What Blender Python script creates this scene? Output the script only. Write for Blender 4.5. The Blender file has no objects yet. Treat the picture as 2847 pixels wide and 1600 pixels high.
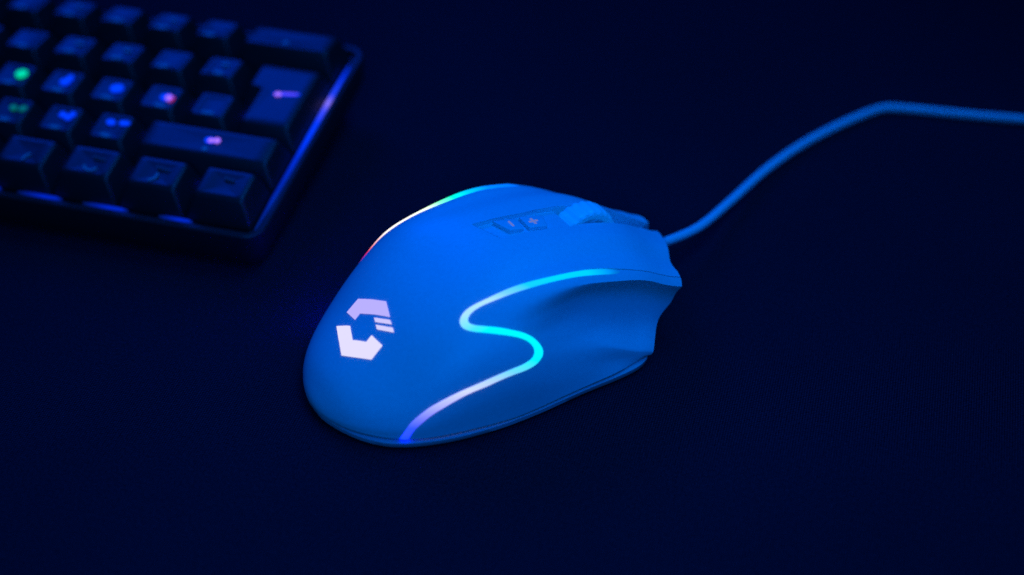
import bpy, bmesh, math, random
import numpy as np
from mathutils import Vector

random.seed(7)
scene = bpy.context.scene

# ------------------------------------------------------------------ camera
cam_data = bpy.data.cameras.new("camera")
cam = bpy.data.objects.new("camera", cam_data)
scene.collection.objects.link(cam)
cam.location = (0.17905, -0.32939, 0.29891)
cam.rotation_euler = (math.radians(50.827), math.radians(0.192), math.radians(15.585))
cam_data.sensor_width = 36.0
cam_data.lens = 36.0 * 4000.0 / 2847.0
cam_data.clip_start = 0.01
cam_data.clip_end = 20.0
cam_data.dof.use_dof = True
cam_data.dof.focus_distance = 0.432
cam_data.dof.aperture_fstop = 3.9
scene.camera = cam

# ------------------------------------------------------------------ world and lamps
world = bpy.data.worlds.new("World")
scene.world = world
world.use_nodes = True
world.node_tree.nodes["Background"].inputs["Color"].default_value = (0.0, 0.10, 1.0, 1)
world.node_tree.nodes["Background"].inputs["Strength"].default_value = 0.022

def area_lamp(name, loc, target, size, power, color, spread=180):
    d = bpy.data.lights.new(name, 'AREA')
    d.shape = 'DISK'
    d.size = size
    d.energy = power
    d.color = color
    d.spread = math.radians(spread)
    o = bpy.data.objects.new(name, d)
    scene.collection.objects.link(o)
    o.location = loc
    o.rotation_euler = (Vector(target) - Vector(loc)).to_track_quat('-Z', 'Y').to_euler()
    return o

def spot_lamp(name, loc, target, radius, power, color, cone):
    d = bpy.data.lights.new(name, 'SPOT')
    d.energy = power
    d.color = color
    d.shadow_soft_size = radius
    d.spot_size = math.radians(cone)
    d.spot_blend = 1.0
    o = bpy.data.objects.new(name, d)
    scene.collection.objects.link(o)
    o.location = loc
    o.rotation_euler = (Vector(target) - Vector(loc)).to_track_quat('-Z', 'Y').to_euler()
    return o

spot_lamp("blue_ceiling_lamp", (0.26, 0.26, 0.84), (0.10, -0.04, 0.02), 0.20, 11.6, (0.0, 0.215, 1.0), 62)
spot_lamp("blue_side_lamp", (0.44, -0.16, 0.88), (0.09, -0.03, 0.02), 0.16, 15.0, (0.0, 0.125, 1.0), 40)
spot_lamp("blue_front_lamp", (0.24, -0.80, 0.58), (0.05, -0.07, 0.02), 0.16, 12.5, (0.0, 0.20, 1.0), 42)
area_lamp("blue_key_sheen_light", (-0.42, 0.62, 0.60), (-0.04, 0.06, 0.02), 0.45, 4.2, (0.0, 0.06, 1.0))  # added light from behind left, gives the key tops their sheen

scene.view_settings.view_transform = 'Standard'
scene.view_settings.look = 'None'
scene.view_settings.exposure = 0.0
scene.view_settings.gamma = 1.0
scene.view_settings.use_curve_mapping = False
scene.cycles.use_denoising = False
scene.cycles.max_bounces = 6

# ------------------------------------------------------------------ materials
def srgb(r, g, b):
    f = lambda c: c / 12.92 if c <= 0.04045 else ((c + 0.055) / 1.055) ** 2.4
    return (f(r / 255), f(g / 255), f(b / 255), 1.0)

def principled(name, color, rough=0.5, spec=0.5, noise=None, bump=None, **kw):
    m = bpy.data.materials.new(name)
    m.use_nodes = True
    nt = m.node_tree
    b = nt.nodes["Principled BSDF"]
    b.inputs["Base Color"].default_value = (*color, 1)
    b.inputs["Roughness"].default_value = rough
    b.inputs["Specular IOR Level"].default_value = spec
    for k, v in kw.items():
        b.inputs[k].default_value = v
    tc = nt.nodes.new("ShaderNodeTexCoord")
    if noise:
        sc, lo, hi = noise
        n = nt.nodes.new("ShaderNodeTexNoise")
        n.inputs["Scale"].default_value = sc
        n.inputs["Detail"].default_value = 3
        nt.links.new(tc.outputs["Object"], n.inputs["Vector"])
        r = nt.nodes.new("ShaderNodeMapRange")
        r.inputs["From Min"].default_value = 0.3
        r.inputs["From Max"].default_value = 0.7
        r.inputs["To Min"].default_value = lo
        r.inputs["To Max"].default_value = hi
        nt.links.new(n.outputs["Fac"], r.inputs["Value"])
        mx = nt.nodes.new("ShaderNodeMix")
        mx.data_type = 'RGBA'
        mx.blend_type = 'MULTIPLY'
        mx.inputs[0].default_value = 1.0
        mx.inputs[6].default_value = (*color, 1)
        nt.links.new(r.outputs["Result"], mx.inputs[7])
        nt.links.new(mx.outputs[2], b.inputs["Base Color"])
    if bump:
        sc, st, dist = bump
        n = nt.nodes.new("ShaderNodeTexNoise")
        n.inputs["Scale"].default_value = sc
        n.inputs["Detail"].default_value = 2
        nt.links.new(tc.outputs["Object"], n.inputs["Vector"])
        bp = nt.nodes.new("ShaderNodeBump")
        bp.inputs["Strength"].default_value = st
        bp.inputs["Distance"].default_value = dist
        nt.links.new(n.outputs["Fac"], bp.inputs["Height"])
        nt.links.new(bp.outputs["Normal"], b.inputs["Normal"])
    return m

def glow(name, color, strength):
    m = bpy.data.materials.new(name)
    m.use_nodes = True
    b = m.node_tree.nodes["Principled BSDF"]
    b.inputs["Base Color"].default_value = (0.05, 0.05, 0.05, 1)
    b.inputs["Roughness"].default_value = 0.4
    b.inputs["Emission Color"].default_value = color
    b.inputs["Emission Strength"].default_value = strength
    return m

def glow_ramp(name, stops, strength, base=0.05):
    """emission colour ramp along the U coordinate of the part"""
    m = bpy.data.materials.new(name)
    m.use_nodes = True
    nt = m.node_tree
    b = nt.nodes["Principled BSDF"]
    b.inputs["Base Color"].default_value = (base, base, base, 1)
    b.inputs["Roughness"].default_value = 0.35
    b.inputs["Emission Strength"].default_value = strength
    uv = nt.nodes.new("ShaderNodeUVMap")
    uv.uv_map = "along"
    sx = nt.nodes.new("ShaderNodeSeparateXYZ")
    nt.links.new(uv.outputs["UV"], sx.inputs["Vector"])
    rp = nt.nodes.new("ShaderNodeValToRGB")
    el = rp.color_ramp.elements
    while len(el) > 1:
        el.remove(el[-1])
    el[0].position = stops[0][0]
    el[0].color = stops[0][1]
    for p, c in stops[1:]:
        e = el.new(p)
        e.color = c
    nt.links.new(sx.outputs["X"], rp.inputs["Fac"])
    nt.links.new(rp.outputs["Color"], b.inputs["Emission Color"])
    return m

def mat_cloth():
    m = bpy.data.materials.new("black_woven_cloth")
    m.use_nodes = True
    nt = m.node_tree
    b = nt.nodes["Principled BSDF"]
    b.inputs["Roughness"].default_value = 0.95
    b.inputs["Specular IOR Level"].default_value = 0.05
    tc = nt.nodes.new("ShaderNodeTexCoord")
    w = []
    for d in ('X', 'Y'):
        n = nt.nodes.new("ShaderNodeTexWave")
        n.wave_type = 'BANDS'
        n.bands_direction = d
        n.inputs["Scale"].default_value = 420
        n.inputs["Distortion"].default_value = 0.6
        n.inputs["Detail"].default_value = 1
        nt.links.new(tc.outputs["Object"], n.inputs["Vector"])
        w.append(n)
    mul = nt.nodes.new("ShaderNodeMath")
    mul.operation = 'MULTIPLY'
    nt.links.new(w[0].outputs["Fac"], mul.inputs[0])
    nt.links.new(w[1].outputs["Fac"], mul.inputs[1])
    fine = nt.nodes.new("ShaderNodeTexNoise")
    fine.inputs["Scale"].default_value = 1300
    fine.inputs["Detail"].default_value = 3
    nt.links.new(tc.outputs["Object"], fine.inputs["Vector"])
    add = nt.nodes.new("ShaderNodeMath")
    add.operation = 'ADD'
    nt.links.new(mul.outputs[0], add.inputs[0])
    nt.links.new(fine.outputs["Fac"], add.inputs[1])
    big = nt.nodes.new("ShaderNodeTexNoise")
    big.inputs["Scale"].default_value = 9
    big.inputs["Detail"].default_value = 4
    nt.links.new(tc.outputs["Object"], big.inputs["Vector"])
    rp = nt.nodes.new("ShaderNodeValToRGB")
    rp.color_ramp.elements[0].position = 0.15
    rp.color_ramp.elements[0].color = (0.0025, 0.002, 0.004, 1)
    rp.color_ramp.elements[1].position = 1.5 / 1.6
    rp.color_ramp.elements[1].color = (0.056, 0.044, 0.078, 1)
    sc = nt.nodes.new("ShaderNodeMath")
    sc.operation = 'MULTIPLY'
    nt.links.new(add.outputs[0], sc.inputs[0])
    even = nt.nodes.new("ShaderNodeMapRange")
    even.inputs["To Min"].default_value = 0.42
    even.inputs["To Max"].default_value = 0.58
    nt.links.new(big.outputs["Fac"], even.inputs["Value"])
    nt.links.new(even.outputs["Result"], sc.inputs[1])
    nt.links.new(sc.outputs[0], rp.inputs["Fac"])
    nt.links.new(rp.outputs["Color"], b.inputs["Base Color"])
    bp = nt.nodes.new("ShaderNodeBump")
    bp.inputs["Strength"].default_value = 0.6
    bp.inputs["Distance"].default_value = 0.0003
    nt.links.new(add.outputs[0], bp.inputs["Height"])
    nt.links.new(bp.outputs["Normal"], b.inputs["Normal"])
    return m

WHITE = principled("white_matte_plastic", (0.80, 0.80, 0.80), 0.42, 0.45, noise=(900, 0.95, 1.03), bump=(2600, 0.12, 0.0002))
WHITE_SIDE = principled("white_soft_grip", (0.74, 0.74, 0.75), 0.55, 0.35, noise=(900, 0.95, 1.03), bump=(2600, 0.15, 0.0002))
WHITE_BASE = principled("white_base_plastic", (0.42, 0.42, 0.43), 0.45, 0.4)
WHITE_CABLE = principled("white_cable_rubber", (0.86, 0.86, 0.86), 0.42, 0.5)
KEY_BLACK = principled("black_keycap_plastic", (0.012, 0.012, 0.013), 0.45, 0.5, bump=(1500, 0.2, 0.0002))
CASE_BLACK = principled("black_case_plastic", (0.014, 0.014, 0.016), 0.5, 0.4)
PLATE = principled("dark_switch_plate", (0.012, 0.012, 0.014), 0.4, 0.5)
LEGEND = principled("pale_keycap_print", (0.22, 0.28, 0.30), 0.5, 0.4)
LEGEND_DIM = principled("dim_keycap_print", (0.06, 0.075, 0.08), 0.5, 0.4)
CLOTH = mat_cloth()

# ------------------------------------------------------------------ helpers
def link(name, me, mat, parent=None, smooth=35):
    o = bpy.data.objects.new(name, me)
    scene.collection.objects.link(o)
    if mat is not None and not me.materials:
        me.materials.append(mat)
    if parent is not None:
        o.parent = parent
    if smooth is not None:
        for p in me.polygons:
            p.use_smooth = True
        me.set_sharp_from_angle(angle=math.radians(smooth))
    return o

def mesh(name, verts, faces):
    me = bpy.data.meshes.new(name)
    me.from_pydata([tuple(map(float, v)) for v in verts], [], [tuple(map(int, f)) for f in faces])
    me.validate()
    me.update()
    return me

def fix_normals(me):
    bm = bmesh.new()
    bm.from_mesh(me)
    bmesh.ops.recalc_face_normals(bm, faces=bm.faces)
    bm.to_mesh(me)
    bm.free()
    me.update()

def empty(name, loc, rot=(0, 0, 0)):
    o = bpy.data.objects.new(name, None)
    scene.collection.objects.link(o)
    o.location = loc
    o.rotation_euler = rot
    o.empty_display_size = 0.02
    return o

def tag(o, label, cat):
    o["label"] = label
    o["category"] = cat

def rings_to_mesh(name, rings, cap_start=False, cap_end=False):
    """closed rings of equal length joined into one skin"""
    n = len(rings[0])
    v = [p for r in rings for p in r]
    f = []
    for k in range(len(rings) - 1):
        for i in range(n):
            j = (i + 1) % n
            f.append((k * n + i, k * n + j, (k + 1) * n + j, (k + 1) * n + i))
    if cap_start:
        f.append(tuple(reversed(range(n))))
    if cap_end:
        f.append(tuple((len(rings) - 1) * n + i for i in range(n)))
    me = mesh(name, v, f)
    fix_normals(me)
    return me

def catmull(pts, per):
    P = [np.array(p, float) for p in pts]
    P = [2 * P[0] - P[1]] + P + [2 * P[-1] - P[-2]]
    out = []
    for i in range(1, len(P) - 2):
        p0, p1, p2, p3 = P[i - 1:i + 3]
        for k in range(per):
            t = k / per
            out.append(0.5 * ((2 * p1) + (p2 - p0) * t + (2 * p0 - 5 * p1 + 4 * p2 - p3) * t ** 2 + (3 * p1 - p0 - 3 * p2 + p3) * t ** 3))
    out.append(P[-2])
    return np.array(out)

def tube(name, pts, radius, n=14, caps=True):
    pts = np.array(pts, float)
    T = np.gradient(pts, axis=0)
    T /= np.linalg.norm(T, axis=1)[:, None]
    up = np.array([0, 0, 1.0])
    rings = []
    R = radius if hasattr(radius, "__len__") else [radius] * len(pts)
    for p, t, r in zip(pts, T, R):
        a = np.cross(t, up)
        a /= np.linalg.norm(a)
        b = np.cross(a, t)
        rings.append([p + r * (math.cos(2 * math.pi * i / n) * a + math.sin(2 * math.pi * i / n) * b) for i in range(n)])
    return rings_to_mesh(name, rings, caps, caps)

def box_mesh(name, x0, x1, y0, y1, z0, z1, bev=0.0, seg=2):
    bm = bmesh.new()
    bmesh.ops.create_cube(bm, size=1.0)
    for v in bm.verts:
        v.co = Vector((x0 if v.co.x < 0 else x1, y0 if v.co.y < 0 else y1, z0 if v.co.z < 0 else z1))
    if bev:
        bmesh.ops.bevel(bm, geom=list(bm.edges), offset=bev, segments=seg, affect='EDGES', profile=0.5)
    me = bpy.data.meshes.new(name)
    bm.to_mesh(me)
    bm.free()
    return me

# ------------------------------------------------------------------ the mat everything stands on
me = mesh("desk_mat", [(-1.2, -1.0, 0), (1.2, -1.0, 0), (1.2, 1.4, 0), (-1.2, 1.4, 0)], [(0, 1, 2, 3)])
mat_o = link("desk_mat", me, CLOTH, smooth=None)
mat_o["kind"] = "structure"

# ------------------------------------------------------------------ mouse body: rails and lofted skin (millimetres; s forward, r to the right, z up)
S0=-0.7
# rail ends (front) s
#        C    M1   M2   SU   F    W1   W2   W3   L    L2   B
RZ={}
ST=[8,18.4,30,42,52,62,75,88,100,111]     # nominal stations
Cz=[(1.5,9.2),(4,12.9),(8,17.0),(13,21.2),(18.4,25.1),(30,33.0),(42,38.4),(52,41.3),(62,42.3),(75,41.2),(88,38.2),(100,33.9),(106,31),(111,27.4),(114,25),(118,22.2),(121,20),(124,18.4)]
Bw=[(.5,7.6),(3.5,14.6),(7.2,20.0),(11.4,24.3),(16,28.0),(26.3,32.6),(37.8,35.6),(47,37.2),(54.3,38.0),(64,38.0),(75,38.0),(85,38.0),(92,37.8),(98,36.0),(112,33)]
def aof(s): return np.sqrt(np.maximum(np.asarray(s,float)-S0,0)/113.)
def hermite(xk,yk,x):
    xk=np.asarray(xk,float);yk=np.asarray(yk,float);n=len(xk)
    # natural-ish cubic spline via tridiagonal (dense solve)
    h=np.diff(xk);A=np.zeros((n,n));b=np.zeros(n)
    A[0,0]=1;A[-1,-1]=1
    for i in range(1,n-1):
        A[i,i-1]=h[i-1];A[i,i]=2*(h[i-1]+h[i]);A[i,i+1]=h[i];b[i]=6*((yk[i+1]-yk[i])/h[i]-(yk[i]-yk[i-1])/h[i-1])
    M=np.linalg.solve(A,b)
    x=np.asarray(x,float);j=np.clip(np.searchsorted(xk,x)-1,0,n-2);hh=h[j]
    t0=xk[j+1]-x;t1=x-xk[j]
    return M[j]*t0**3/(6*hh)+M[j+1]*t1**3/(6*hh)+(yk[j]/hh-M[j]*hh/6)*t0+(yk[j+1]/hh-M[j+1]*hh/6)*t1
def curve(kn,a,y0):
    s=[k[0] for k in kn];y=[k[1] for k in kn]
    return hermite([0]+list(aof(s)),[y0]+y,a)
# side rails for s>=62: name -> list of (s,r,z)
NR=11
SIDE={
 #s :  M1        M2          SU          F          W1          W2          W3          L          L2         B
 62:[(12,41.6),(19,40.2),(24.2,39.2),(28.6,36.8),(29.8,31.8),(31.0,27.3),(33.0,23.2),(34.9,19.0),(36.6,11.5),(37.2,4.1)],
 75:[(12,40.5),(19.5,38.9),(25.4,38.2),(29.4,36.4),(28.1,31.0),(28.7,25.8),(31.2,20.8),(34.5,16.1),(36.1,9.8),(37.2,4.1)],
 88:[(12,37.4),(19.5,35.4),(25.7,34.0),(29.5,32.2),(27.4,27.4),(27.7,22.5),(30.2,16.8),(35.4,12.0),(36.1,7.5),(37.2,4.1)],
 100:[(12,31.3),(19.5,30.2),(26,28.6),(29.5,26.9),(27.3,22.6),(27.4,17.6),(30.2,12.2),(36.0,7.6),(36.2,5.4),(36.2,3.8)],
 107:[(12,24.9),(19.5,24.7),(26.2,23.8),(29.5,22.2),(27.4,18.6),(27.2,14.6),(29.6,10.8),(36,5.9),(36.1,4.6),(35.8,3.8)],
 113:[(12,20.5),(19.5,20.3),(26.3,20.5),(29.5,19.1),(27.5,15.4),(26.9,12.0),(28.8,9.2),(36.0,4.2),(35.8,3.4),(35.0,3.8)],
}
SEND=[124.0,119.8,115.6,114.0,112.4,112.0,110.8,104.6,97.6,96.5,95.6]
def rails(a):
    """a: array 0..1 -> (len(a),11,3) s,r,z"""
    a=np.asarray(a,float)
    out=np.zeros((len(a),NR,3))
    Ck=curve(Cz,a,4.0);Bk=curve(Bw,a,0.0)
    # angles for superellipse part
    th=np.radians([90,76,66,58,50,42,35,29,22.5,11,0])
    NN={1.5:1.9,4:1.9,10:1.88,18.4:2.0,28:2.45,38:2.85,48:2.9}
    rear=[1.5,4,10,18.4,28,38,48]
    for i in range(NR):
        ks=[];kr=[];kz=[]
        for s in rear:
            n=NN[s];ce=max(np.cos(th[i]),0)**(2/n);se=max(np.sin(th[i]),0)**(2/n)
            aa=aof([s]);C=curve(Cz,aa,4.0)[0];Bb=curve(Bw,aa,0.0)[0]
            ks.append(s);kr.append(Bb*ce*(0.99 if i==NR-1 else 1.0)+(.05 if i==NR-2 else 0));kz.append(4+(C-4)*se)
        for s in sorted(SIDE):
            ks.append(s)
            if i==0: kr.append(0);kz.append(curve(Cz,aof([s]),4.0)[0])
            else: kr.append(SIDE[s][i-1][0]);kz.append(SIDE[s][i-1][1])
        if i==0: r=np.zeros(len(a));z=None
        else:
            r=curve(list(zip(ks,kr)),a,0.0);z=curve(list(zip(ks,kz)),a,4.0)
        s=S0+113*a**2
        s=s+(SEND[i]-(S0+113))*np.clip((a-.75)/.25,0,1)**2.2
        if i==0: z=curve(Cz,aof(s),4.0)
        out[:,i]=np.stack([s,r,z],1)
    return out
def section(rl,m):
    """Catmull-Rom (centripetal) resample each section. rl (A,11,3)-> (A,(10*m+1),3)"""
    A=rl.shape[0]
    mir=rl[:,1:3][:,::-1]*np.array([1,-1,1])
    ext=np.concatenate([mir[:,-1:],rl,2*rl[:,-1:]-rl[:,-2:-1]],1)
    pts=[]
    for i in range(1,NR):
        P0,P1,P2,P3=ext[:,i-1],ext[:,i],ext[:,i+1],ext[:,i+2]
        d=lambda p,q:np.maximum(np.sqrt(np.linalg.norm(p-q,axis=1)),1e-4)[:,None]
        d01,d12,d23=d(P0,P1),d(P1,P2),d(P2,P3)
        m1=(P1-P0)/d01-(P2-P0)/(d01+d12)+(P2-P1)/d12
        m2=(P2-P1)/d12-(P3-P1)/(d12+d23)+(P3-P2)/d23
        m1*=d12;m2*=d12
        ch=P2-P1
        cr=np.clip((rl[:,0,0:1]-66)/16,0,1);cr=cr*cr*(3-2*cr)*.85
        lc=np.clip((rl[:,0,0:1]-74)/22,0,1)*.7
        w={4:cr,8:lc}
        k1,k2=w.get(i-1,0),w.get(i,0)
        m1=m1*(1-k1)+ch*k1;m2=m2*(1-k2)+ch*k2
        for k in range(m):
            t=k/m
            pts.append((2*t**3-3*t**2+1)*P1+(t**3-2*t**2+t)*m1+(-2*t**3+3*t**2)*P2+(t**3-t**2)*m2)
    pts.append(rl[:,-1])
    return np.stack(pts,1)
LD=5.5
def surface(na=150,m=6):
    a=np.linspace(0,1,na);a[0]=1e-3
    G=section(rails(a),m)
    L=(G[:,1:][:,::-1]*np.array([1,-1,1])).copy()
    k=np.clip((L[...,0]-85)/30,0,1);k=k*k*(3-2*k)
    L[...,2]-=LD*k*np.clip(-L[...,1]/27,0,1.0)**1.6*np.clip((L[...,2]-6)/14,0,1)
    L[...,2]+=(1.1*np.exp(-((L[...,0]-45)/10)**2)-0.8*np.exp(-((L[...,0]-70)/12)**2))*np.clip(-L[...,1]/25,0,1.0)**2*np.clip((L[...,2]-10)/14,0,1)
    L[...,2]+=1.6*np.clip((L[...,0]-104)/12,0,1)*np.clip(1-abs(L[...,1]+5.5)/4.5,0,1)
    return np.concatenate([L,G],1)   # left bottom .. center .. right bottom
MM = 0.001
M_ = 6
NA_ = 201
GRID = surface(NA_, M_)                       # smooth skin without the pocket
NB_ = GRID.shape[1]
GN = np.cross(np.gradient(GRID, axis=0), np.gradient(GRID, axis=1))
GN /= np.linalg.norm(GN, axis=-1, keepdims=True) + 1e-12
if GN[NA_ // 2, NB_ // 2, 2] < 0:
    GN = -GN

def skin(a, b, off=0.0):
    """point on the skin at rail coordinates a (0 rear..1 front), b (-10 left base..0 top..10 right base)"""
    i = min(max(a, 0.004), 1.0) * (NA_ - 1)
    j = (min(max(b, -10), 10) + 10) / 20 * (NB_ - 1)
    i0 = min(int(i), NA_ - 2)
    j0 = min(int(j), NB_ - 2)
    u, v = i - i0, j - j0
    def bl(A):
        return (A[i0, j0] * (1 - u) * (1 - v) + A[i0 + 1, j0] * u * (1 - v) + A[i0, j0 + 1] * (1 - u) * v + A[i0 + 1, j0 + 1] * u * v)
    return bl(GRID) + off * bl(GN)

def L3(p):
    """mouse millimetres (s, r, z) to local metres"""
    return (p[0] * MM, -p[1] * MM, p[2] * MM)

mouse = empty("gaming_mouse", (0.03915, -0.0487, 0.0), (0, 0, math.radians(48)))
tag(mouse, "white wired gaming mouse with glowing light strips and a glowing emblem on its back", "mouse")

# --- edges of the S-shaped light strip in rail coordinates
OUT = [(0.925, 3.17), (0.89, 3.0), (0.858, 2.912), (0.8314, 2.89), (0.8036, 2.92), (0.7765, 2.92), (0.75, 2.84), (0.7146, 2.57), (0.6753, 2.293), (0.6438, 2.161), (0.6105, 2.032), (0.5893, 2.247), (0.578, 2.65),
       (0.578, 2.85), (0.5826, 3.264), (0.5924, 3.677), (0.6205, 4.389), (0.6543, 5.234), (0.6817, 5.948), (0.6967, 6.537), (0.7041, 7.116), (0.7011, 7.575), (0.6909, 7.871), (0.6733, 8.056), (0.635, 8.116), (0.5924, 8.08), (0.5484, 8.0), (0.501, 7.92), (0.4574, 7.957), (0.4286, 8.167), (0.4005, 8.461), (0.3791, 8.96), (0.3644, 9.849), (0.3615, 10.0)]
INN = [(0.925, 3.50), (0.89, 3.45), (0.8564, 3.41), (0.8151, 3.353), (0.7879, 3.34), (0.7433, 3.229), (0.7069, 2.994), (0.6687, 2.667), (0.6387, 2.459), (0.6149, 2.432), (0.6004, 2.658), (0.595, 2.82),
       (0.5963, 3.082), (0.6102, 3.502), (0.6432, 4.302), (0.6696, 5.013), (0.6913, 5.603), (0.7082, 6.224), (0.7209, 7.0), (0.7245, 7.498), (0.7208, 7.827), (0.7104, 8.109), (0.6921, 8.295), (0.6701, 8.408), (0.6344, 8.43), (0.5915, 8.431), (0.5474, 8.35), (0.4948, 8.42), (0.4562, 8.516), (0.4325, 8.743), (0.4088, 9.03), (0.3919, 9.663), (0.389, 10.0)]
OUTF = [(.905, 2.75), (.86, 2.82), (.82, 2.96), (.78, 3.06), (.74, 3.16), (.70, 3.34), (.66, 3.68), (.625, 4.25), (.598, 4.9), (.576, 5.75), (.552, 6.4), (.53, 7.2), (.50, 8.2), (.465, 9.2), (.435, 10.0)]
INNF = [(a_ + .012 * (b_ > 4.2), b_ + .85) for a_, b_ in OUTF[:-2]] + [(.455, 10.0)]

def resample(P, n):
    C = catmull(P, 12)
    X = np.array([skin(a, b) for a, b in C])
    d = np.concatenate([[0], np.cumsum(np.linalg.norm(np.diff(X, axis=0), axis=1))])
    t = np.linspace(0, d[-1], n)
    return np.stack([np.interp(t, d, C[:, k]) for k in range(2)], 1)

n1, n2, n3 = 46, 34, 60
EO = np.vstack([resample(OUT[:14], n1)[:-1], resample(OUT[13:21], n2)[:-1], resample(OUT[20:], n3)])
EI = np.vstack([resample(INN[:12], n1)[:-1], resample(INN[11:20], n2)[:-1], resample(INN[19:], n3)])
FO, FI = resample(OUTF, 110), resample(INNF, 110)
for E_ in (EO, EI, FO, FI):
    for _ in range(6):
        E_[1:-1] = 0.25 * E_[:-2] + 0.5 * E_[1:-1] + 0.25 * E_[2:]
CEN = 0.5 * (EO + EI)
EO, EI = CEN + 0.88 * (EO - CEN), CEN + 0.88 * (EI - CEN)
CENF = 0.5 * (FO + FI)

# --- shell skin with the button pocket and wheel channel sunk into it
rows = sorted(set(np.round(np.concatenate([np.linspace(0, 1, 171), np.linspace(aof(58.5), aof(66), 34), np.linspace(aof(86.5), aof(90), 16)]), 5)))
rows[0] = 0.001
rowsA = np.array(rows)
SEC = section(rails(rowsA), 12)
LSEC = (SEC[:, 1:][:, ::-1] * np.array([1, -1, 1])).copy()
kk = np.clip((LSEC[..., 0] - 85) / 30, 0, 1)
kk = kk * kk * (3 - 2 * kk)
LSEC[..., 2] -= LD * kk * np.clip(-LSEC[..., 1] / 27, 0, 1.0) ** 1.6 * np.clip((LSEC[..., 2] - 6) / 14, 0, 1)
LSEC[..., 2] += (1.1 * np.exp(-((LSEC[..., 0] - 45) / 10) ** 2) - 0.8 * np.exp(-((LSEC[..., 0] - 70) / 12) ** 2)) * np.clip(-LSEC[..., 1] / 25, 0, 1.0) ** 2 * np.clip((LSEC[..., 2] - 10) / 14, 0, 1)
LSEC[..., 2] += 1.6 * np.clip((LSEC[..., 0] - 104) / 12, 0, 1) * np.clip(1 - abs(LSEC[..., 1] + 5.5) / 4.5, 0, 1)
SEC = np.concatenate([LSEC, SEC], 1)
BV = np.linspace(-10, 10, SEC.shape[1])

def smst(x, a, b):
    t = np.clip((x - a) / (b - a), 0, 1)
    return t * t * (3 - 2 * t)

def edges(s):
    eL = np.interp(s, [0, 59, 75, 86, 90, 108, 116, 124], [-.50, -.53, -.37, -.40, -.42, -.36, -.26, -.22])
    eR = np.interp(s, [0, 62, 75, 86, 90, 106, 116, 124], [.36, .36, .46, .54, .50, .46, .20, .14])
    return eL, eR

nr = len(rowsA)
GB = lambda a: float(np.interp(a, [0, .80, .83, .858, .89, .925, .96, 1.0], [2.93, 2.93, 2.90, 2.92, 3.02, 3.17, 3.165, 3.15]))
cols_out = [b for b in np.linspace(-10, 10, 201) if abs(b) >= 1.0 - 1e-6 and not 2.79 < abs(b) < 3.31]
cols_out = sorted(cols_out + [sg * v for sg in (-1, 1) for v in (2.955, 3.0, 3.045, 3.2)])
left_cols = [b for b in cols_out if b < 0]
right_cols = [b for b in cols_out if b > 0]
V = []
COLB = []
for i in range(nr):
    sC = SEC[i, SEC.shape[1] // 2, 0]
    eL, eR = edges(sC)
    mid = list(np.linspace(-1, eL - .03, 6)[1:]) + [eL - .008, eL, eL + .008] + list(np.linspace(eL + .03, eR - .03, 11)) + [eR - .008, eR, eR + .008] + list(np.linspace(eR + .03, 1, 6)[:-1])
    nmid = len(mid)
    tags = [0] * 5 + [0, 0, 1] + [1] * 11 + [1, 0, 0] + [0] * 5
    gb = GB(rowsA[i])
    wp = lambda b: b if not 2.9 < abs(b) < 3.25 else math.copysign(gb + (abs(b) - 3.0) * (1.0 if abs(b) < 3.1 else 0.55), b)
    full = left_cols + mid + right_cols
    isg = [abs(abs(b) - 3.0) < 1e-6 for b in full]
    full = [wp(b) for b in full]
    tg = [0] * len(left_cols) + tags + [0] * len(right_cols)
    row = np.stack([np.interp(full, BV, SEC[i, :, k]) for k in range(3)], 1)
    for c, (b, t) in enumerate(zip(full, tg)):
        if t:
            f = (b - eL) / (eR - eL)
            sr = 59.2 + 3.6 * f
            d = 1.5 * smst(sC, sr, sr + .5)
            d += 7.0 * smst(sC, 87.6, 88.2)
            row[c, 2] -= d * smst(sC, 58, 59)
        elif isg[c]:
            row[c, 2] -= 0.95 * smst(sC, 76, 84)
            row[c, 1] -= math.copysign(0.4, b) * smst(sC, 76, 84)
    V.append(row)
    COLB.append(full)
V = np.array(V)
COLB = np.array(COLB)
nc = V.shape[1]

def inside(poly, x, y):
    c = np.zeros(np.shape(x), bool)
    px, py = poly[:, 0], poly[:, 1]
    j = len(poly) - 1
    for i in range(len(poly)):
        if abs(py[j] - py[i]) > 1e-12:
            c ^= ((py[i] > y) != (py[j] > y)) & (x < (px[j] - px[i]) * (y - py[i]) / (py[j] - py[i]) + px[i])
        j = i
    return c

gl = [(x, GB(x) + .0) for x in np.linspace(1.0, .93, 8)]
poly = np.vstack([[(1.01, gl[0][1])], gl, CEN, [(0.37, 10.2), (1.01, 10.2)]])
polyF = np.vstack([[(1.01, gl[0][1])], gl, CENF, [(0.39, 10.2), (1.01, 10.2)]])
fa = 0.5 * (rowsA[:-1] + rowsA[1:])[:, None] * np.ones((1, nc - 1))
fb = 0.25 * (COLB[:-1, :-1] + COLB[1:, :-1] + COLB[:-1, 1:] + COLB[1:, 1:])
isR = inside(poly, fa, fb)
isL = inside(polyF, fa, -fb)

def sub_mesh(name, mask):
    ids = -np.ones(nr * nc, int)
    vs, fs = [], []
    for i in range(nr - 1):
        for j in range(nc - 1):
            if not mask[i, j]:
                continue
            q = [i * nc + j, i * nc + j + 1, (i + 1) * nc + j + 1, (i + 1) * nc + j]
            for k in q:
                if ids[k] < 0:
                    ids[k] = len(vs)
                    vs.append(L3(V[k // nc, k % nc]))
            fs.append([ids[k] for k in q])
    return mesh(name, vs, fs)

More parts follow.
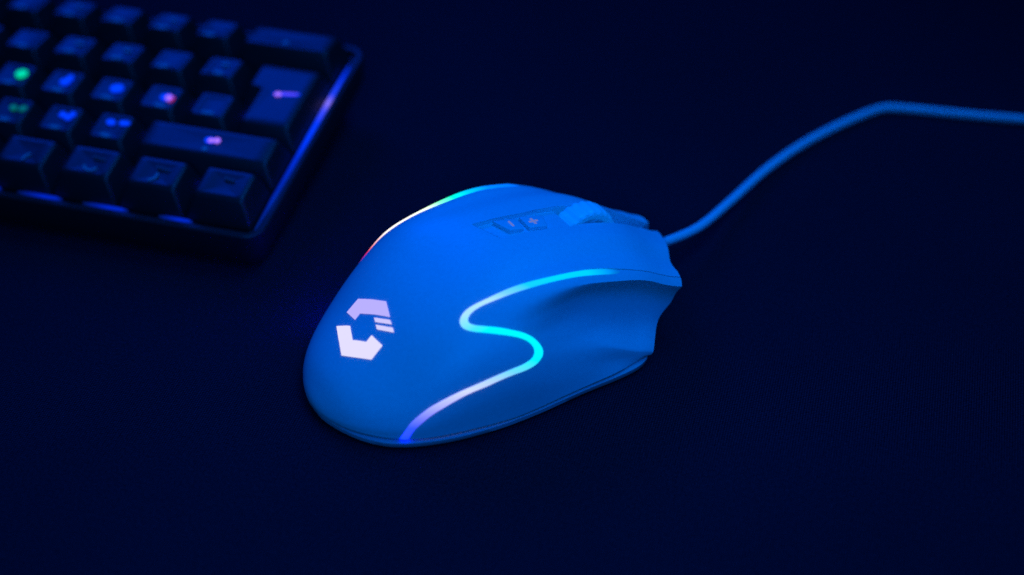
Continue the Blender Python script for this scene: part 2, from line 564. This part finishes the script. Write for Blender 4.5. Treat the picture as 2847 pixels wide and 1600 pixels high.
shell = link("shell", sub_mesh("shell", ~(isR | isL)), WHITE, mouse, 40)
panel_r = link("side_panel", sub_mesh("side_panel", isR), WHITE_SIDE, mouse, 50)
panel_l = link("side_panel", sub_mesh("side_panel_far", isL), WHITE_SIDE, mouse, 50)

# unseen dark liner added behind the skin to block strip light
li, lj = np.linspace(0.05, 0.985, 50), np.linspace(-9.9, 9.9, 81)
vs = [L3(skin(a, b, -1.1)) for a in li for b in lj]
fs = [(i * 81 + j, i * 81 + j + 1, (i + 1) * 81 + j + 1, (i + 1) * 81 + j) for i in range(49) for j in range(80)
      if not (abs(lj[j]) < 0.9 and li[i] > 0.70)]
link("light_block_liner", mesh("light_block_liner", vs, fs), CASE_BLACK, mouse, 60)

# front face closing the skin, set back behind the button edges
ring = V[-1]
rg = []
for back, sc in ((0.0, 1.0), (0.9, 0.975), (5.0, 0.90), (9.0, 0.80)):
    q = ring.copy()
    q[:, 0] -= back
    q[:, 1] *= sc
    q[:, 2] = 9 + (q[:, 2] - 9) * sc
    rg.append(q)
vs = [L3(p) for q in rg for p in q]
fs = []
for k in range(3):
    for j in range(nc - 1):
        fs.append((k * nc + j, k * nc + j + 1, (k + 1) * nc + j + 1, (k + 1) * nc + j))
vs.append(L3((98, 0, 9)))
for j in range(nc - 1):
    fs.append((3 * nc + j, 3 * nc + j + 1, len(vs) - 1))
link("front_face", mesh("front_face", vs, fs), WHITE_BASE, mouse, 40)

# base plate with its own edge line
BO = [(-0.3, 0), (-0.15, 4), (.8, 8.2), (2.6, 13), (5.5, 18.6), (9.6, 23.8), (13.7, 27.1), (18.8, 29.9), (26.2, 32.8), (34.8, 35.0), (44, 36.5), (55.2, 37.2), (64, 37.2), (73.7, 37.3), (82.8, 37.7), (90.2, 37.5), (95.0, 36), (98, 33), (101, 28.5), (107, 22), (113, 14), (116, 7), (117, 0)]
bo = catmull(BO, 5)
bo = np.vstack([bo, (bo[1:-1] * np.array([1, -1]))[::-1]])
cen = np.array([55, 0])
def ring_at(z, inset):
    d = bo - cen
    ln = np.linalg.norm(d, axis=1, keepdims=True)
    q = cen + d * (1 - inset / ln)
    return [L3((p[0], p[1], z)) for p in q]
me = rings_to_mesh("base_plate", [ring_at(4.8, 4.0), ring_at(4.4, 1.9), ring_at(3.15, 1.7), ring_at(3.0, 0.25), ring_at(2.8, -0.1), ring_at(1.4, 0.0), ring_at(0.7, 0.7), ring_at(0.5, 2.0)], True, True)
link("base_plate", me, WHITE_BASE, mouse, 40)
for s0, s1, w in ((6, 14, 12), (98, 106, 11)):
    link("glide_foot", box_mesh("glide_foot", s0 * MM, s1 * MM, -w * MM, w * MM, 0.0, 0.0006, 0.0002), WHITE_BASE, mouse)

# light strips
def strip_mesh(name, sign, EO, EI, CEN):
    prof = [(0.0, -0.5), (0.0, 0.06), (0.10, 0.22), (0.3, 0.32), (0.5, 0.35), (0.7, 0.32), (0.9, 0.22), (1.0, 0.06), (1.0, -0.5)]
    n = len(CEN)
    vs, uv = [], []
    X = np.array([skin(a, b) for a, b in CEN])
    d = np.concatenate([[0], np.cumsum(np.linalg.norm(np.diff(X, axis=0), axis=1))])
    d /= d[-1]
    for i in range(n):
        for w, h in prof:
            q = EO[i] * (1 - w) + EI[i] * w
            tp = min(1.0, d[i] / 0.09)
            vs.append(L3(skin(q[0], sign * q[1], h * tp - 0.45 * (1 - tp))))
            uv.append((d[i] if sign > 0 else (0.905 - q[0]) / 0.475, w))
    m = len(prof)
    fs = []
    for i in range(n - 1):
        for j in range(m - 1):
            fs.append((i * m + j, i * m + j + 1, (i + 1) * m + j + 1, (i + 1) * m + j))
    fs.append(tuple(range(m)))
    fs.append(tuple(reversed(range((n - 1) * m, n * m))))
    me = mesh(name, vs, fs)
    l = me.uv_layers.new(name="along")
    for lp in me.loops:
        l.data[lp.index].uv = uv[lp.vertex_index]
    return me

C_ = srgb
STRIP_R = glow_ramp("light_strip_glow", [
    (0.00, C_(0, 0, 0)), (0.03, C_(0, 20, 50)), (0.06, C_(0, 80, 120)), (0.095, C_(0, 150, 205)), (0.14, C_(0, 200, 250)), (0.22, C_(0, 205, 255)), (0.285, C_(20, 195, 255)),
    (0.335, C_(120, 200, 255)), (0.375, C_(180, 222, 255)), (0.43, C_(170, 220, 255)), (0.475, C_(70, 225, 250)), (0.50, C_(0, 245, 250)), (0.58, C_(0, 252, 252)), (0.66, C_(0, 240, 250)),
    (0.715, C_(110, 215, 250)), (0.77, C_(185, 210, 250)), (0.82, C_(215, 215, 252)), (0.885, C_(180, 175, 255)), (0.935, C_(120, 115, 255)), (0.965, C_(50, 70, 255)), (0.985, (0.03, 0.06, 3.0, 1)), (1.0, (0.01, 0.05, 8.0, 1))], 1.0, 0.6)
STRIP_L = glow_ramp("far_light_strip_glow", [
    (0.00, C_(0, 60, 160)), (0.05, C_(0, 100, 240)), (0.16, C_(0, 120, 255)), (0.25, C_(0, 190, 245)), (0.315, C_(0, 245, 190)), (0.37, C_(120, 255, 185)), (0.43, C_(235, 255, 215)),
    (0.515, C_(255, 250, 235)), (0.62, C_(255, 242, 232)), (0.67, C_(255, 175, 175)), (0.71, C_(250, 40, 70)), (0.77, (0.1, 0.02, 1.0, 1)), (0.8, (0.0, 0.05, 40.0, 1)), (1.0, (0.0, 0.05, 40.0, 1))], 1.4)  # hidden lower end over-bright, added for blue spill on the mat
link("light_strip", strip_mesh("light_strip", 1, EO, EI, CEN), STRIP_R, mouse, 50)["label"] = "cyan and white glowing S-shaped strip on the near side"
link("light_strip", strip_mesh("light_strip_far", -1, FO, FI, CENF), STRIP_L, mouse, 50)["label"] = "rainbow glowing strip along the far side"

# emblem on the back
EMB = [
    [(0.4486, -1.459), (0.4551, -1.079), (0.462, -0.817), (0.4692, -0.615), (0.4756, -0.424), (0.4822, -0.252), (0.4888, -0.091), (0.4833, 0.092), (0.478, 0.276), (0.4729, 0.462), (0.4656, 0.304), (0.4582, 0.132), (0.4509, -0.061), (0.4426, -0.26), (0.4342, -0.479), (0.426, -0.73), (0.4061, -0.764), (0.406, -1.196), (0.4069, -1.776), (0.4177, -1.694), (0.4282, -1.613), (0.4385, -1.534)],
    [(0.444, 0.014), (0.4523, 0.216), (0.4607, 0.396), (0.4689, 0.559), (0.4658, 0.743), (0.4572, 0.574), (0.4485, 0.394), (0.4398, 0.196)],
    [(0.4361, 0.313), (0.4451, 0.514), (0.4539, 0.699), (0.4627, 0.875), (0.4588, 1.103), (0.4499, 0.896), (0.4409, 0.707), (0.4318, 0.508)],
    [(0.3599, -1.954), (0.3726, -1.293), (0.3848, -0.785), (0.3773, -0.527), (0.3699, -0.271), (0.3628, -0.011), (0.377, 0.325), (0.3904, 0.637), (0.4121, 0.551), (0.4141, 0.799), (0.4163, 1.062), (0.4187, 1.374), (0.4082, 1.461), (0.3973, 1.549), (0.3861, 1.641), (0.3746, 1.736), (0.3643, 1.497), (0.3539, 1.247), (0.3432, 0.986), (0.3312, 0.726), (0.319, 0.446), (0.3068, 0.131), (0.3147, -0.166), (0.3231, -0.465), (0.3319, -0.772), (0.3409, -1.114), (0.3502, -1.518)]]
EMB_MAT = [glow("emblem_glow_upper", C_(186, 176, 255), 1.0), glow("emblem_glow_bar", C_(208, 200, 255), 1.0), glow("emblem_glow_bar_low", C_(214, 208, 255), 1.0), glow("emblem_glow_lower", C_(229, 223, 255), 1.0)]
logo = None
for k, (pl, m) in enumerate(zip(EMB, EMB_MAT)):
    bm = bmesh.new()
    fv = [bm.verts.new((a * 20, b, 0)) for a, b in pl]
    bm.faces.new(fv)
    bmesh.ops.triangulate(bm, faces=list(bm.faces))
    bmesh.ops.subdivide_edges(bm, edges=list(bm.edges), cuts=2, use_grid_fill=True)
    top = list(bm.faces)
    ext = bmesh.ops.extrude_face_region(bm, geom=top)
    up = set(v for v in ext["geom"] if isinstance(v, bmesh.types.BMVert))
    for v in bm.verts:
        v.co = Vector(L3(skin(v.co.x / 20, v.co.y, 0.14 if v in up else -0.15)))
    bmesh.ops.recalc_face_normals(bm, faces=list(bm.faces))
    me = bpy.data.meshes.new("emblem_piece")
    bm.to_mesh(me)
    bm.free()
    link("emblem_piece", me, m, mouse, 40)

# sensitivity buttons in the pocket, with lit signs
SIGN = glow("button_sign_glow", C_(110, 130, 215), 0.75)
def slab(name, quad, ztop, depth, mat, parent, bev):
    bm = bmesh.new()
    tv = [bm.verts.new(L3((s, r, z))) for (s, r), z in zip(quad, ztop)]
    bv = [bm.verts.new(L3((s, r, z - depth))) for (s, r), z in zip(quad, ztop)]
    bm.faces.new(tv)
    bm.faces.new(list(reversed(bv)))
    for i in range(4):
        j = (i + 1) % 4
        bm.faces.new((tv[i], bv[i], bv[j], tv[j]))
    bmesh.ops.recalc_face_normals(bm, faces=list(bm.faces))
    if bev:
        bmesh.ops.bevel(bm, geom=list(bm.edges), offset=bev * MM, segments=3, affect='EDGES', profile=0.5)
    me = bpy.data.meshes.new(name)
    bm.to_mesh(me)
    bm.free()
    return link(name, me, mat, parent, 40)

def cz(s):
    return float(curve(Cz, aof([s]), 4.0)[0])
qm = [(65.2, -4.7), (72.4, -2.9), (71.6, 3.0), (67.2, 2.0)]
qp = [(73.6, -3.2), (81.2, -1.6), (79.2, 4.2), (73.3, 3.1)]
bmn = slab("sensitivity_button", qm, [cz(s) - .15 for s, r in qm], 1.8, WHITE, mouse, .35)
bpl = slab("sensitivity_button", qp, [cz(s) - .15 for s, r in qp], 1.8, WHITE, mouse, .35)
def bar(s0, s1, r0, r1, parent):
    q = [(s0, r0), (s1, r0), (s1, r1), (s0, r1)]
    return slab("sign", q, [cz(s) - .05 for s, r in q], .3, SIGN, parent, 0)
bar(69.2, 69.75, -2.2, .6, bmn)
bar(75.0, 78.0, .25, .95, bpl)
bar(76.15, 76.85, -.9, .25, bpl)
bar(76.15, 76.85, .95, 2.1, bpl)

# scroll wheel
WC = (94.8, -0.1, 27.1)
def lathe_r(name, prof, n, knurl=0.0):
    rings = []
    for k in range(n):
        t = 2 * math.pi * k / n
        rr = []
        for rad, lat in prof:
            q = rad - (knurl if (k // 2) % 2 and rad > 10.0 else 0)
            rr.append(L3((WC[0] + q * math.cos(t), WC[1] + lat, WC[2] + q * math.sin(t))))
        rings.append(rr)
    rings.append(rings[0])
    m = len(prof)
    v = [p for r in rings[:-1] for p in r]
    f = []
    for k in range(n):
        for i in range(m):
            j = (i + 1) % m
            f.append((k * m + i, k * m + j, ((k + 1) % n) * m + j, ((k + 1) % n) * m + i))
    me = mesh(name, v, f)
    fix_normals(me)
    return me
TYRE = principled("scroll_wheel_rubber", (0.82, 0.86, 0.88), 0.35, 0.5, **{"Emission Color": C_(0, 120, 225), "Emission Strength": 0.28})
wheel = link("scroll_wheel", lathe_r("scroll_wheel", [(8.2, -3.6), (9.9, -4.0), (10.7, -3.6), (11.1, -2.2), (11.1, 2.0), (10.7, 3.4), (9.9, 3.8), (8.2, 3.4)], 96, 0.3), TYRE, mouse, 40)
link("wheel_hub", lathe_r("wheel_hub", [(1.2, -3.3), (8.5, -3.4), (8.5, 3.3), (1.2, 3.2)], 64), WHITE, wheel, 40)
for k in range(8):
    t = 2 * math.pi * (k + .35) / 8
    c = np.array((WC[0] + 6.6 * math.cos(t), WC[1] + 3.2, WC[2] + 6.6 * math.sin(t)))
    rr = []
    for dep, rad in ((0.0, 1.5), (0.35, 1.5), (0.35, 1.0), (0.1, 1.0)):
        rr.append([L3((c[0] + rad * math.cos(u), c[1] + dep, c[2] + rad * math.sin(u))) for u in np.linspace(0, 2 * math.pi, 16, endpoint=False)])
    link("hub_boss", rings_to_mesh("hub_boss", rr, True, True), WHITE, wheel, 40)

# cable
CP = [(112, 0.0, 11.5), (122, 0.1, 11.3), (130.0, 0.0, 10.8), (146.4, -3.5, 8.0), (167.8, -12.6, 5.0), (190.6, -22.2, 3.0), (211.3, -28.4, 2.0), (229.6, -31.5, 1.7), (246.4, -32.6, 1.65), (257.6, -32.2, 1.65), (263.6, -29.0, 1.65), (273.7, -19.7, 1.65), (284.5, -9.4, 1.65), (298.3, 2.9, 1.65), (330, 30, 1.65), (370, 60, 1.65)]
cc = catmull(CP, 14)
link("cable", tube("cable", [L3(p) for p in cc], 1.55 * MM, 16), WHITE_CABLE, mouse, 60)
sr = catmull([(112, 0, 11.5), (118, 0.1, 11.4), (124, 0.1, 11.1), (128, 0.05, 10.9)], 6)
link("strain_relief", tube("strain_relief", [L3(p) for p in sr], list(np.linspace(3.0, 2.0, len(sr)) * MM), 16), WHITE_BASE, mouse, 50)

# ------------------------------------------------------------------ keyboard
TILT = math.atan(0.12)
KS = 1.03
U = 19.05 * KS * MM
kb = empty("keyboard", (-0.0054, 0.0129, 0.0002), (TILT, 0, 0))
tag(kb, "black compact mechanical keyboard with glowing key legends and blue-lit rim", "keyboard")
ZT = 0.025            # key top plane (local)
ZR = ZT - 0.0088      # rim top
ULEFT = 6.0

def rounded(x0, x1, y0, y1, r, seg=4):
    P = []
    for cx, cy, a0 in ((x1 - r, y1 - r, 0), (x0 + r, y1 - r, 90), (x0 + r, y0 + r, 180), (x1 - r, y0 + r, 270)):
        for k in range(seg + 1):
            a = math.radians(a0 + 90 * k / seg)
            P.append((cx + r * math.cos(a), cy + r * math.sin(a)))
    return P

XL = (ULEFT - 15) * U
case_o = [(XL - .004, .0042, -.0042, 5 * U + .0042)]
def ring2(ins, z, r):
    x0, x1, y0, y1 = case_o[0]
    return [(x, y, z) for x, y in rounded(x0 + ins, x1 - ins, y0 + ins, y1 - ins, max(r - ins, .0008), 8)]
me = rings_to_mesh("case", [ring2(.004, .0015, .007), ring2(.0025, .0017, .007), ring2(.0006, .006, .007), ring2(0, ZR - .0035, .007), ring2(0, ZR - .0006, .007), ring2(.0006, ZR, .007), ring2(.0022, ZR, .007), ring2(.0028, ZR - .0006, .007), ring2(.0030, ZR - .003, .007)], True, False)
case = link("case", me, CASE_BLACK, kb, 40)
me = rings_to_mesh("switch_plate", [ring2(.0029, ZR - .0075, .007), ring2(.0029, ZR - .0022, .007)], True, True)
link("switch_plate", me, PLATE, kb, 40)
for x in (XL + .02, -.02):
    f = box_mesh("rear_foot", x - .012, x + .012, 5 * U - .012, 5 * U - .002, -.0119, .0016, .0008)
    link("rear_foot", f, CASE_BLACK, kb)

# glowing strips on the inner rim, put in for light spilling from the keys
def spill_strip(name, pts, w, mat, label=None):
    pts = catmull(pts, 6)
    v, uv = [], []
    d = np.concatenate([[0], np.cumsum(np.linalg.norm(np.diff(pts, axis=0), axis=1))])
    d /= d[-1]
    T = np.gradient(pts, axis=0)
    for i, (p, t) in enumerate(zip(pts, T)):
        t = t / np.linalg.norm(t)
        n = np.array([t[1], -t[0], 0])
        ww = w * min(1, 0.35 + 4 * min(d[i], 1 - d[i]))
        for a, z in ((-1, -.0008), (-1, 0), (-.5, .0003), (.5, .0003), (1, 0), (1, -.0008)):
            v.append(p + n * a * ww + np.array([0, 0, z]))
            uv.append((d[i], 0))
    m = 6
    f = []
    for i in range(len(pts) - 1):
        for j in range(m):
            k = (j + 1) % m
            f.append((i * m + j, i * m + k, (i + 1) * m + k, (i + 1) * m + j))
    f.append(tuple(range(m)))
    f.append(tuple(range((len(pts) - 1) * m, len(pts) * m)))
    me = mesh(name, v, f)
    fix_normals(me)
    l = me.uv_layers.new(name="along")
    for lp in me.loops:
        l.data[lp.index].uv = uv[lp.vertex_index]
    o = link(name, me, mat, kb, 50)
    if label:
        o["label"] = label
    return o

RIM_R = glow_ramp("rim_spill_side", [(0.0, C_(0, 8, 70)), (0.10, C_(0, 10, 105)), (0.25, C_(0, 16, 135)), (0.40, C_(0, 26, 175)), (0.52, C_(0, 45, 230)), (0.62, C_(5, 50, 240)), (0.70, C_(60, 70, 240)), (0.75, C_(130, 110, 235)), (0.80, C_(30, 60, 240)), (0.93, C_(0, 45, 235)), (1.0, C_(0, 30, 160))], 1.35)
RIM_F = glow_ramp("rim_spill_front", [(0.0, C_(0, 8, 60)), (0.25, C_(0, 14, 120)), (0.6, C_(0, 28, 180)), (0.9, C_(0, 24, 165)), (1.0, C_(0, 10, 80))], 1.2)
gx = .0012
spill_strip("rim_spill", [(gx, -.0002, ZR + .0000), (gx + .0001, .020, ZR), (gx + .0001, .045, ZR), (gx, .070, ZR), (gx, .0905, ZR)], .0009, RIM_R, "blue glow strip added on the right rim for key-light spill, with a violet spot")
for x0, x1 in ((-.0945, -.0865), (-.080, -.0635), (-.0555, -.039), (-.0275, -.0155)):
    spill_strip("rim_spill", [(x0 - .0052, -.0012, ZR), ((x0 + x1) / 2 - .0052, -.0012, ZR), (x1 - .0052, -.0012, ZR)], .0009, RIM_F)

# keycaps
def round_poly(P, r, seg=3):
    out = []
    n = len(P)
    for i in range(n):
        p0, p1, p2 = (np.array(P[(i + k - 1) % n], float) for k in range(3))
        d0 = (p0 - p1) / np.linalg.norm(p0 - p1)
        d2 = (p2 - p1) / np.linalg.norm(p2 - p1)
        a, b = p1 + d0 * r, p1 + d2 * r
        for k in range(seg + 1):
            t = k / seg
            out.append((1 - t) ** 2 * a + 2 * t * (1 - t) * p1 + t * t * b)
    return out

def inset_poly(P, d):
    n = len(P)
    out = []
    for i in range(n):
        p0, p1, p2 = (np.array(P[(i + k - 1) % n], float) for k in range(3))
        e0, e1 = (p1 - p0) / np.linalg.norm(p1 - p0), (p2 - p1) / np.linalg.norm(p2 - p1)
        n0, n1 = np.array([-e0[1], e0[0]]), np.array([-e1[1], e1[0]])
        # intersection of the two inset edges (counter-clockwise polygon: inside lies left)
        A = np.array([e0, -e1]).T
        if abs(np.linalg.det(A)) < 1e-9:
            out.append(p1 + n0 * d)
            continue
        t = np.linalg.solve(A, (p1 + n1 * d) - (p1 + n0 * d))
        out.append(p1 + n0 * d + e0 * t[0])
    return out

ROWZ = [.0010, -.0005, -.0015, -.0010, 0.0]
ROWT = [-.16, -.10, 0.0, .06, .08]      # tilt of each row's top (rise towards the back)
key_cache = {}
def keycap_mesh(poly, row):
    key = (tuple(poly), row)
    if key in key_cache:
        return key_cache[key]
    h = ZT + ROWZ[row] * KS
    zb = ZR - .0012
    tl = ROWT[row]
    g = .0005 * KS
    base = inset_poly(poly, g)
    cy = sum(p[1] for p in poly) / len(poly)
    cx = sum(p[0] for p in poly) / len(poly)
    ymid = 0.5 * (min(p[1] for p in poly) + max(p[1] for p in poly))
    rings = []
    def ringk(ins, z, r, flat=False, shift=0.0):
        q = round_poly(inset_poly(base, ins * KS), r)
        rings.append([(p[0], p[1] + shift, z + (tl * (p[1] - ymid) if flat else 0)) for p in q])
    ringk(0, zb, .0010)
    ringk(.0005, zb + .002, .0010)
    ringk(.0026, h - .0012, .0013, True, .0004)
    ringk(.0030, h - .0004, .0014, True, .0005)
    ringk(.0036, h, .0014, True, .0005)
    last = rings[-1]
    c0 = (sum(p[0] for p in last) / len(last), sum(p[1] for p in last) / len(last))
    x_half = max(abs(p[0] - c0[0]) for p in last)
    for s in (.8, .55, .28, .06):
        rr = []
        for p in last:
            x = c0[0] + (p[0] - c0[0]) * s
            y = c0[1] + (p[1] - c0[1]) * s
            dish = .0007 * (1 - min(1, abs(x - c0[0]) / .0065) ** 2) if x_half < .009 else .0003 * (1 - s)
            rr.append((x, y, h + tl * (y - ymid) - dish))
        rings.append(rr)
    me = rings_to_mesh("keycap", rings, True, True)
    me.materials.append(KEY_BLACK)
    key_cache[key] = me
    return me

def top_z(row, y, yc):
    return ZT + ROWZ[row] * KS + ROWT[row] * (y - yc)

def blob(name, cx, cy, rx, ry, row, yc, mat, parent, rot=0.0, lift=.00012, dish=.0006):
    """flat printed or lit legend lying on a key top"""
    n = 18
    th = [2 * math.pi * i / n for i in range(n)]
    P = []
    for t in th:
        x, y = rx * math.copysign(abs(math.cos(t)) ** .8, math.cos(t)), ry * math.copysign(abs(math.sin(t)) ** .8, math.sin(t))
        P.append((cx + x * math.cos(rot) - y * math.sin(rot), cy + x * math.sin(rot) + y * math.cos(rot)))
    rg = [[(x, y, top_z(row, y, yc) + dz) for x, y in P] for dz in (-.0012, lift)]
    me = rings_to_mesh(name, rg, True, True)
    return link(name, me, mat, parent, 40)

def arc_legend(name, cx, cy, rad, a0, a1, w, row, yc, mat, parent):
    ts = np.linspace(math.radians(a0), math.radians(a1), 12)
    v, f = [], []
    for t in ts:
        for q in (rad - w, rad + w):
            x, y = cx + q * math.cos(t), cy + q * math.sin(t)
            v += [(x, y, top_z(row, y, yc) + .0001), (x, y, top_z(row, y, yc) - .001)]
    for i in range(len(ts) - 1):
        a = i * 4
        f += [(a, a + 2, a + 6, a + 4), (a, a + 4, a + 5, a + 1), (a + 2, a + 3, a + 7, a + 6)]
    me = mesh(name, v, f)
    fix_normals(me)
    return link(name, me, mat, parent, 40)

G_BLUE = glow("legend_glow_blue", C_(0, 55, 255), 1.1)
G_GREEN = glow("legend_glow_green", C_(0, 235, 140), 0.9)
G_GREEN2 = glow("legend_glow_green_dim", C_(0, 130, 90), 0.6)
G_PINK = glow("legend_glow_pink", C_(165, 110, 255), 1.2)
G_RED = glow("legend_glow_red", C_(200, 30, 90), 0.8)
G_VIOLET = glow("legend_glow_violet", C_(95, 65, 250), 1.1)

layout = []     # (u0, u1, v0, v1, row)
for u in (6.0, 7.0, 8.0, 9.0, 10.0, 11.0, 12.0):
    layout.append((u, u + 1, 0))
layout.append((13, 15, 0))
for u in np.arange(6.5, 13.0, 1.0):
    layout.append((u, u + 1, 1))
for u in np.arange(6.75, 13.0, 1.0):
    layout.append((u, u + 1, 2))
for u in np.arange(6.25, 12.0, 1.0):
    layout.append((u, u + 1, 3))
layout.append((12.25, 15, 3))
for u in (10.0, 11.25, 12.5, 13.75):
    layout.append((u, u + 1.25, 4))
layout.append((6.0, 10.0, 4))

def add_key(poly_local, row, cx, cyk):
    me = keycap_mesh(poly_local, row)
    o = bpy.data.objects.new("keycap", me)
    scene.collection.objects.link(o)
    for p in me.polygons:
        p.use_smooth = True
    me.set_sharp_from_angle(angle=math.radians(50))
    o.parent = kb
    o.location = (cx, cyk, 0)
    return o

def lx(u): return (u - 15) * U
def ly(v): return (5 - v) * U

rng = random.Random(3)
for u0, u1, row in layout:
    w = (u1 - u0) * U / 2
    hgt = U / 2
    poly = ((-w, -hgt), (w, -hgt), (w, hgt), (-w, hgt))
    poly = tuple((round(a, 6), round(b, 6)) for a, b in poly)
    uc, vc = (u0 + u1) / 2, row + .5
    k = add_key(poly, row, lx(uc), ly(vc))
    def P(u, v):          # keyboard position -> key-local position
        return (u - uc) * U, (vc - v) * U
    def lit(name, u, v, rx, ry, mat, rot=0.0, lift=.00012):
        x, y = P(u, v)
        return blob(name, x, y, rx * MM * 1.2, ry * MM * 1.2, row, 0.0, mat, k, rot, lift)
    if abs(uc - 9.25) < .01 and row == 2:
        lit("legend", 9.38, 2.42, 1.7, 1.6, G_GREEN, .3)
    elif abs(uc - 10.25) < .01 and row == 2:
        lit("legend", 10.29, 2.46, 1.4, 1.2, G_BLUE)
        lit("legend", 10.33, 2.36, 0.9, 1.6, G_BLUE, -.2, .00014)
    elif abs(uc - 11.25) < .01 and row == 2:
        lit("legend", 11.33, 2.42, 1.9, 1.6, G_BLUE, .3)
    elif abs(uc - 12.25) < .01 and row == 2:
        lit("legend", 12.33, 2.46, 1.6, 1.3, G_BLUE, .2)
        lit("legend", 12.40, 2.47, 1.0, 1.0, G_PINK, .2, .0002)
        lit("legend", 12.47, 2.50, .35, 1.0, G_RED, -.3, .00022)
    elif abs(uc - 9.75) < .01 and row == 3:
        lit("legend", 9.76, 3.39, 1.0, .9, G_GREEN2)
        lit("legend", 9.95, 3.38, 1.2, .9, G_GREEN2, .5)
    elif abs(uc - 10.75) < .01 and row == 3:
        lit("legend", 10.74, 3.37, 1.0, .9, G_BLUE)
        lit("legend", 10.87, 3.42, 1.0, .9, G_BLUE, .4)
        lit("legend", 10.92, 3.33, .9, .8, G_BLUE, 0, .00014)
    elif abs(uc - 11.75) < .01 and row == 3:
        lit("legend", 11.69, 3.37, 1.3, .9, G_BLUE)
        lit("legend", 11.95, 3.35, 1.7, .8, G_BLUE)
    elif row == 3 and u1 == 15:
        lit("legend", 13.63, 3.44, 1.5, 1.1, G_BLUE)
        lit("legend", 13.66, 3.45, .8, .8, G_PINK, 0, .00022)
        lit("legend", 13.76, 3.42, .9, .9, G_PINK, 0, .0002)
        lit("print", 13.63, 3.66, .9, .8, LEGEND)
    # unlit prints
    if row in (0, 1) and u1 - u0 < 1.5:
        lit("print", uc - .02 + rng.uniform(-.06, .04), row + .66 + rng.uniform(-.02, .06), rng.uniform(1.5, 2.6), rng.uniform(.6, .9), LEGEND, rng.uniform(-.15, .15))
        if rng.random() < .5:
            lit("print", uc + .03, row + .36, rng.uniform(.9, 1.5), .7, LEGEND)
    if row in (2, 3) and u1 - u0 < 1.5:
        lit("print", uc + .04 + rng.uniform(-.08, .04), row + .71, rng.uniform(1.5, 2.4), rng.uniform(.6, .8), LEGEND, rng.uniform(-.1, .1))
    if row == 0 and u1 == 15:
        lit("print", 13.95, .63, 1.0, .9, LEGEND)
    if row == 4 and u0 >= 10:
        i = (10.0, 11.25, 12.5, 13.75).index(u0)
        if i == 0:
            x, y = P(10.80, 4.66)
            arc_legend("print", x, y, 2.6 * MM, 110, 200, .4 * MM, 4, 0, LEGEND, k)
        elif i == 1:
            x, y = P(11.93, 4.56)
            arc_legend("print", x, y, 2.4 * MM, 190, 340, .4 * MM, 4, 0, LEGEND, k)
        elif i == 2:
            x, y = P(13.02, 4.55)
            arc_legend("print", x, y, 2.6 * MM, 280, 380, .4 * MM, 4, 0, LEGEND, k)
        for q in range((0, 4, 4, 3)[i]):
            lit("print", (0, 11.9, 13.1, 14.35)[i] + q * .065, 4.37 + .01 * q, .35, .5, LEGEND_DIM)

G_GAP = glow("gap_led_glow", C_(0, 20, 200), 9.0)  # glowing boxes added in the key gaps to light the key sides
for u, v in ((12.75, 2.0), (11.75, 2.0), (13.72, 2.08), (12.25, 3.02), (11.25, 3.02), (11.25, 4.0), (12.5, 4.0), (10.25, 3.02), (13.75, 4.0)):
    x, y = lx(u), ly(v)
    o = link("gap_led", box_mesh("gap_led", x - .0016, x + .0016, y - .0012, y + .0012, ZR - .0023, ZR - .0008, .0003), G_GAP, kb)

# two-row enter key
uc, vc = 14.25, 2.0
pe = [(13.5, 1), (15, 1), (15, 3), (13.75, 3), (13.75, 2), (13.5, 2)]
pe = [((u - uc) * U, (vc - v) * U) for u, v in pe]
area = sum(pe[i][0] * pe[(i + 1) % 6][1] - pe[(i + 1) % 6][0] * pe[i][1] for i in range(6))
if area < 0:
    pe = pe[::-1]
k = add_key(tuple((round(a, 6), round(b, 6)) for a, b in pe), 2, lx(uc), ly(vc))
blob("legend", (14.45 - uc) * U, (vc - 1.90) * U, 5.0 * MM, .8 * MM, 2, 0, G_BLUE, k, .16)
blob("legend", (14.30 - uc) * U, (vc - 1.93) * U, 1.2 * MM, .8 * MM, 2, 0, G_PINK, k, .1, .0002)
blob("legend", (14.50 - uc) * U, (vc - 1.885) * U, 3.2 * MM, .6 * MM, 2, 0, G_VIOLET, k, .16, .00018)
